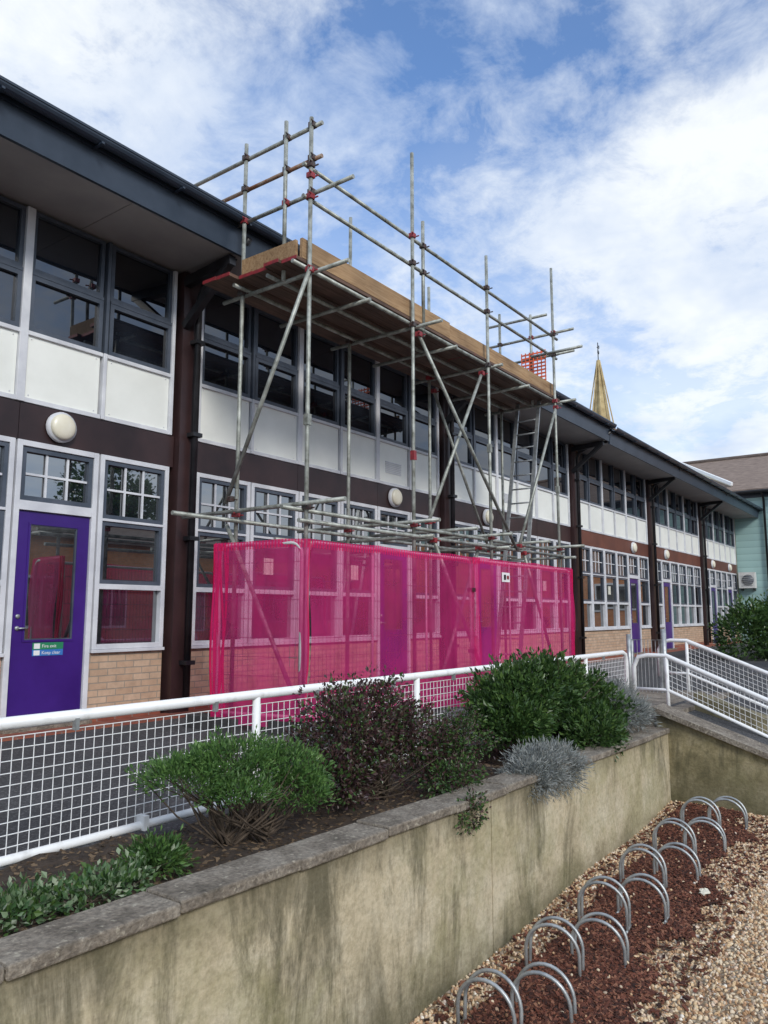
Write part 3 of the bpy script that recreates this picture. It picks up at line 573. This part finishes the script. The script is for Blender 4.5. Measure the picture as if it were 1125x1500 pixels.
for r_ in range(6):
    y0=5.42+r_*.225; x=5.74+random.uniform(-.05,.04)+(-.12 if r_>3 else 0)
    for ln in (3.9,3.2):
        e=min(x+ln,12.75); z=3.868+random.uniform(0,.006)
        pl.box(x+.008,e-.003,y0+.004,y0+.221,z-.038+.0,z,'woodu'); pl.box(x,x+.008,y0+.003,y0+.222,z-.039,z+.001,'couplerred'); x=e
pl.box(5.86,8.95,5.425,5.463,3.88,4.11,'wood'); pl.box(8.8,12.62,5.466,5.504,3.885,4.115,'wood'); pl.box(5.83,5.868,5.5,6.35,3.88,4.10,'wood')
pl.box(12.60,12.638,5.5,6.4,3.88,4.10,'wood')
pl.done('boards',S)
b=B()
for i in range(9): b.box(12.36,12.372,5.5,5.98,4.15+i*.065,4.165+i*.065+.012,'orange')
for i in range(7): b.box(12.356,12.37,5.5+i*.077,5.517+i*.077,4.14,4.72,'orange')
b.done('orange_barrier_mesh',S)
def ladder(name,xt,zt,xb,zb,y0,y1):
    b=B()
    for y in (y0,y1): b.bar((xb,y,zb),(xt,y,zt),.03,.065,'steel')
    n=int((zt-zb)/.25)
    for i in range(1,n):
        t=i/n; x=xb+(xt-xb)*t; z=zb+(zt-zb)*t; b.tube((x,y0,z),(x,y1,z),.014,'steel',8)
    return b.done(name)
ladder('access_ladder',12.55,4.0,11.4,TZ,5.72,6.14)

# ---------------------------------------------------------------- pink fence
F=empty('temporary_fence'); b=B()
def heras(b,p0,p1,zt=.72,zb=-1.10):
    p0=Vector((*p0,0));p1=Vector((*p1,0));d=(p1-p0).normalized(); ln=(p1-p0).length; r=.12
    P=lambda s,z:(p0.x+d.x*s,p0.y+d.y*s,z)
    pts=[P(0,zb),P(0,zt-r)]+[P(r-r*math.cos(a),zt-r+r*math.sin(a)) for a in np.linspace(.2,1.57,6)]+[P(ln-r+r*math.sin(a),zt-r+r*math.cos(a)) for a in np.linspace(0,1.4,6)]+[P(ln,zt-r),P(ln,zb)]
    b.path(pts,.021,'fsteel',8); b.tube(P(0,zb+.1),P(ln,zb+.1),.018,'fsteel')
    for s_ in (ln/3,2*ln/3):
        if ln>2: b.tube(P(s_,zb+.1),P(s_,zt),.014,'fsteel',8)
    n=int(ln/.06)
    for i in range(1,n): s_=ln*i/n; b.tube(P(s_,zb+.1),P(s_,zt),.0022,'dgrey',4,False)
    for j in range(1,9): z=zb+.1+(zt-zb-.1)*j/9; b.tube(P(0,z),P(ln,z),.003,'dgrey',4,False)
    for s_ in (0,ln):
        q=P(s_,0); b.box(q[0]-.11,q[0]+.11,q[1]-.35,q[1]+.35,TZ,TZ+.13,'rubber')
FL=(5.72,5.16);FM=(8.9,5.12);FR=(12.0,5.05)
heras(b,FL,FM); heras(b,(8.95,5.12),FR); heras(b,(5.5,6.2),(5.70,5.22))
for z in (.3,-.5): b.box(8.88,8.98,5.08,5.16,z,z+.05,'coupler')
b.done('fence_panels',F)
def net(name,p0,p1,n,yoff,seed,ztop=.765,amp=.012):
    v=[];f=[];K=22; p0=Vector((*p0,0));p1=Vector((*p1,0)); d=(p1-p0).normalized(); nn=Vector((d.y,-d.x,0)); rr=random.Random(seed); ph=[rr.uniform(0,6) for _ in range(5)]
    ln=(p1-p0).length
    for i in range(n+1):
        t=i/n; s_=t*ln
        sag=.018*abs(math.sin(s_*2.1+ph[0]))
        for j in range(K+1):
            q=j/K; z=ztop-sag*(1-q)-(ztop+1.13+.03*math.sin(s_*3+ph[1]))*q
            o=yoff+amp*(math.sin(s_*9+ph[2]+q*2)+.8*math.sin(s_*23+ph[3]-q*3))*(.3+q)+.02*math.sin(q*9+s_*1.7+ph[4])+.02*math.exp(-((q-.72-.02*math.sin(s_*1.4))/.02)**2)
            p=p0.lerp(p1,t)+nn*o; v.append((p.x,p.y,z))
    for i in range(n):
        for j in range(K): a=i*(K+1)+j; f.append((a,a+1,a+K+2,a+K+1))
    me=bpy.data.meshes.new(name); me.from_pydata(v,[],f); me.materials.append(M['net']); me.materials.append(M['nethem'])
    me.polygons.foreach_set('material_index',[1 if (k%K)==0 and (k//K)%2==0 or k//K>=n-1 else 0 for k in range(len(f))]); me.polygons.foreach_set('use_smooth',[True]*len(f))
    o=bpy.data.objects.new(name,me); sc.collection.objects.link(o); o.parent=F; return o
net('debris_netting',FL,(9.05,5.12),150,.05,1); net('debris_netting_far',(8.85,5.11),(12.03,5.05),150,.075,2)
net('debris_netting_return',(5.46,6.22),(5.74,5.12),60,.04,3)
v=B()
for i in range(7):
    x=5.45+.012*i; pts=[(x+.02*math.sin(q*7+i),6.24-.02*i+.02*math.sin(q*5+i*2),.74-1.85*q) for q in np.linspace(0,1,10)]
    v.path(pts,.012,'nethem',6)
for i in range(3):
    pts=[(12.0+.015*i+.015*math.sin(q*6+i),5.02-.01*i,.74-1.85*q) for q in np.linspace(0,1,10)]; v.path(pts,.010,'nethem',6)
v.done('netting_gathers',F)
b=B(); b.box(9.55,9.78,4.99,4.995,.45,.58,'signw'); b.box(9.60,9.66,4.985,4.9895,.48,.55,'black'); b.box(9.69,9.75,4.985,4.9895,.49,.54,'couplerred'); b.done('fence_notice')

# ---------------------------------------------------------------- cycle racks
def hoop(name,x,y,r,h,gap,rot):
    b=B(); c,s_=math.cos(rot),math.sin(rot)
    for g_ in (-gap/2,gap/2):
        pts=[]; ty=random.uniform(-.02,.02)
        def P(u,z): 
            X=g_+z*.12*(1 if g_>0 else -.3);Y=u+z*ty; return (x+X*c-Y*s_,y+X*s_+Y*c,gz(x)+z)
        pts.append(P(-r,-.08)); pts.append(P(-r,h-r))
        for a in np.linspace(.15,math.pi-.15,15): pts.append(P(-r*math.cos(a),h-r+r*math.sin(a)))
        pts.append(P(r,h-r)); pts.append(P(r,-.08)); b.path(pts,.0095,'steel',8)
    for sg_ in (-1,1):
        b.tube((x-sg_*r*s_-gap*c,y+sg_*r*c-gap*s_,gz(x)+.012),(x-sg_*r*s_+gap*c,y+sg_*r*c+gap*s_,gz(x)+.012),.007,'steel',6)
    b.done(name)
x=2.62;i=0
while x<7.05:
    hoop('cycle_rack_hoop',x,1.80-.022*(x-2.7)+(-.09 if i%2 else .05),.140,.225 if i%2 else .26,.065,.12+random.uniform(-.06,.06)); x+=.31+(.11 if i%2 else -.05); i+=1

# ---------------------------------------------------------------- plants
def bush(name,blobs,nclump,per,leaf,cr,mats,base,nstem=30,shell=.65,out=.7,up=.2,low=-1.0,stemr=.006):
    bl=np.array(blobs,float); w=bl[:,3]*bl[:,4]*bl[:,5]; w=w**.67; w/=w.sum()
    bi=rng.choice(len(bl),nclump,p=w); d=rng.normal(size=(nclump,3)); d/=np.linalg.norm(d,axis=1)[:,None]
    d[:,2]=np.where(d[:,2]<low,-d[:,2],d[:,2])
    rad=shell+(1-shell)*rng.random(nclump)**.6; rad*=1+.17*rng.normal(size=nclump)*.8
    C=bl[bi,:3]+d*bl[bi,3:6]*rad[:,None]; outv=d.copy()
    n=nclump*per; ci=np.repeat(np.arange(nclump),per)
    off=rng.normal(size=(n,3))*cr*.55; P=C[ci]+off
    D=outv[ci]*out+off/cr*.6+rng.normal(size=(n,3))*.45+np.array([0,0,up]); D/=np.linalg.norm(D,axis=1)[:,None]
    Q=rng.normal(size=(n,3)); U=np.cross(D,Q); U/=np.linalg.norm(U,axis=1)[:,None]; W=np.cross(D,U)
    s_=(.6+.8*rng.random(n))[:,None]; ll=leaf[0]*s_; lw=leaf[1]*s_
    v0=P; v1=P+D*ll*.5+U*lw*.5+W*lw*.2; v2=P+D*ll; v3=P+D*ll*.5-U*lw*.5+W*lw*.2
    V=np.stack([v0,v1,v2,v3],1).reshape(-1,3); Fc=np.arange(n*4).reshape(-1,4)
    b=B(); base=[Vector(q) for q in base]
    for k in range(nstem):
        c=Vector(C[rng.integers(nclump)]); q=base[k%len(base)]+Vector(rng.normal(size=3)*.02); l_=(c-q).length*.06; m_=q.lerp(c,.5)+Vector((rng.normal()*l_,rng.normal()*l_,-.02+rng.normal()*.02))
        b.path([q,m_,c],stemr,'bark',5,True,r2=stemr*.35)
    nv=len(b.v); verts=b.v+V.tolist(); faces=b.f+(Fc+nv).tolist()
    me=bpy.data.meshes.new(name); me.from_pydata(verts,[],faces); me.materials.append(M['bark'])
    for k in mats: me.materials.append(M[k])
    mi=[0]*len(b.f)+[1+int(t) for t in rng.integers(0,len(mats),n)]
    me.polygons.foreach_set('material_index',mi); me.update(); o=bpy.data.objects.new(name,me); sc.collection.objects.link(o); return o
bz=-1.05
bush('hebe_bush',[(2.36,2.86,-.76,.20,.22,.11),(2.60,2.78,-.72,.25,.22,.13),(2.82,2.72,-.78,.20,.20,.14),(2.88,2.62,-.88,.15,.16,.13),(2.5,2.65,-.82,.17,.13,.08)],430,30,(.026,.008),.03,['leafg'],[(2.55,2.78,bz),(2.75,2.74,bz)],80,.6,.8,.5,-.15,.006)
bush('hebe_sprig',[(2.12,2.74,-1.0,.13,.12,.06)],90,22,(.028,.010),.035,['leafg','leafd'],[(2.15,2.72,bz)],8,.3,.8,.4)
bush('purple_shrub',[(3.45,2.85,-.72,.28,.28,.28),(3.75,2.85,-.66,.30,.30,.27),(4.0,2.75,-.80,.28,.25,.24),(3.3,2.8,-.9,.22,.2,.16)],900,15,(.026,.014),.04,['leafp','leafp','leafp','leafd'],[(3.6,2.85,bz),(3.8,2.8,bz)],130,.45,.5,.2,-.8,.005)
bush('trailing_shrub',[(4.25,2.65,-.88,.25,.22,.16),(4.0,2.42,-.95,.28,.14,.09),(3.75,2.17,-1.05,.13,.04,.10),(4.4,2.6,-.78,.22,.2,.14)],400,16,(.024,.012),.035,['leafd','leafd','leafp'],[(4.2,2.65,bz)],50,.4,.5,.0,-.9,.005)
bush('evergreen_shrub',[(5.6,2.85,-.74,.40,.34,.30),(6.0,2.85,-.66,.42,.36,.28),(6.45,2.75,-.76,.40,.36,.28),(5.35,2.75,-.82,.26,.26,.20),(6.1,2.40,-.95,.38,.20,.17),(6.7,2.6,-.86,.26,.26,.20)],1400,20,(.044,.020),.055,['leafd'],[(5.8,2.85,bz),(6.3,2.8,bz)],90,.6,.7,.35,-.8,.008)
bush('lavender_clump',[(4.80,2.28,-1.03,.24,.20,.15),(5.08,2.26,-1.05,.22,.18,.15),(4.62,2.26,-1.06,.15,.12,.11)],620,24,(.034,.006),.035,['leafs'],[(4.9,2.42,bz),(5.1,2.42,bz)],30,.4,1.0,.1,-.7,.004)
bush('lavender_clump',[(6.75,2.55,-.88,.26,.24,.17),(7.0,2.42,-.90,.24,.20,.15),(7.1,2.6,-.82,.24,.2,.18)],620,24,(.045,.007),.04,['leafs'],[(7.0,2.6,bz)],30,.4,1.0,.3,-.7,.004)
bush('variegated_groundcover',[(1.45,2.66,-1.01,.28,.13,.045),(1.78,2.62,-1.01,.24,.13,.045),(1.15,2.68,-1.01,.25,.13,.04),(.7,2.7,-1.0,.3,.14,.04)],330,12,(.026,.016),.04,['leafv','leafv','leafd'],[(1.5,2.65,bz),(1.8,2.62,bz)],50,.2,.4,.5,-.2,.003)
bush('dark_hedge',[(22+i*1.1,4.3-i*.5,-.55,.9,.8,.75+.1*math.sin(i*2)) for i in range(9)],1900,16,(.11,.055),.14,['leafd'],[(23,4,TZ),(25,3,TZ),(27,2,TZ)],30,.7,.7,.3,-.8,.02)
for (tx,ty,th) in ((1,-25,9.5),(12,-27,12),(27,-26,10.5)):
    bush('distant_tree',[(tx,ty,th-3,2.6,2.4,2.6),(tx+1.8,ty,th-4.2,2,2,1.8),(tx-1.9,ty+.5,th-4.4,2,2,1.7)],300,14,(.32,.2),.5,['leafd'],[(tx,ty,TZ)],40,.4,.6,.1,-.9,.16)
b=B()
for i in range(40):
    x=19.2+i*.16;y=3.2-i*.075; b.bar((x,y,TZ),(x,y,-.45),.09,.02,'picket')
for z in (-1.0,-.6): b.bar((19.1,3.27,z),(25.6,.2,z),.04,.08,'picket')
b.done('picket_fence')

# ---------------------------------------------------------------- camera, sun, sky
cam=bpy.data.cameras.new('camera'); co=bpy.data.objects.new('camera',cam); sc.collection.objects.link(co)
cam.sensor_fit='VERTICAL'; cam.sensor_height=24; cam.lens=1120/1500*24; cam.clip_end=3000; cam.clip_start=.05
ya=math.radians(36.35); p=math.radians(7.63); dv=Vector((math.cos(ya)*math.cos(p),math.sin(ya)*math.cos(p),math.sin(p)))
co.rotation_euler=dv.to_track_quat('-Z','Y').to_euler(); sc.camera=co
sd=Vector((-.42,-.76,.52)).normalized()
su=bpy.data.lights.new('sun','SUN'); su.energy=2.1; su.angle=math.radians(14); su.color=(1,.955,.88); so=bpy.data.objects.new('sun',su); sc.collection.objects.link(so)
so.rotation_euler=(-sd).to_track_quat('-Z','Y').to_euler()
w=bpy.data.worlds.new('World'); sc.world=w; w.use_nodes=True; nt=w.node_tree; bg=nt.nodes['Background']
sky=N(nt,'ShaderNodeTexSky',sky_type='NISHITA'); sky.sun_disc=False; sky.sun_elevation=math.asin(sd.z); sky.sun_rotation=math.atan2(sd.x,sd.y)
tc=N(nt,'ShaderNodeTexCoord'); sp=N(nt,'ShaderNodeSeparateXYZ'); L(nt,tc.outputs['Generated'],sp.inputs[0])
zc=mathn(nt,'MAXIMUM',sp.outputs['Z'],0.0); zz=mathn(nt,'ADD',zc,.25); cb=N(nt,'ShaderNodeCombineXYZ'); L(nt,mathn(nt,'DIVIDE',sp.outputs['X'],zz),cb.inputs[0]); L(nt,mathn(nt,'DIVIDE',sp.outputs['Y'],zz),cb.inputs[1]); cb.inputs[2].default_value=.55
n1=noise(nt,1.5,5,.55,cb.outputs[0],.3); n2=noise(nt,8,6,.66,cb.outputs[0],.25)
s1=mathn(nt,'ADD',mathn(nt,'MULTIPLY',n1.outputs['Fac'],.58),mathn(nt,'MULTIPLY',n2.outputs['Fac'],.42))
r=ramp(nt,[(.38,(.06,.06,.06)),(.46,(.48,.48,.48)),(.54,(.9,.9,.9)),(.60,(1,1,1))]); L(nt,s1,r.inputs['Fac'])
hz=N(nt,'ShaderNodeMapRange'); L(nt,zc,hz.inputs['Value']); hz.inputs['From Min'].default_value=.10; hz.inputs['From Max'].default_value=.62; hz.inputs['To Min'].default_value=.93; hz.inputs['To Max'].default_value=.0
f=mathn(nt,'MAXIMUM',r.outputs['Color'],hz.outputs[0])
f=mathn(nt,'MULTIPLY',f,.96)
n3=noise(nt,1.9,5,.6,cb.outputs[0]); r3=ramp(nt,[(.38,(4.6,5.4,6.8)),(.60,(7.3,7.6,7.8))]); L(nt,n3.outputs['Fac'],r3.inputs['Fac'])
skb=mixc(nt,1.0,sky.outputs[0],(.85,1.2,1.6),'MULTIPLY')
L(nt,mixc(nt,f,skb,r3.outputs['Color']),bg.inputs['Color']); bg.inputs['Strength'].default_value=.138
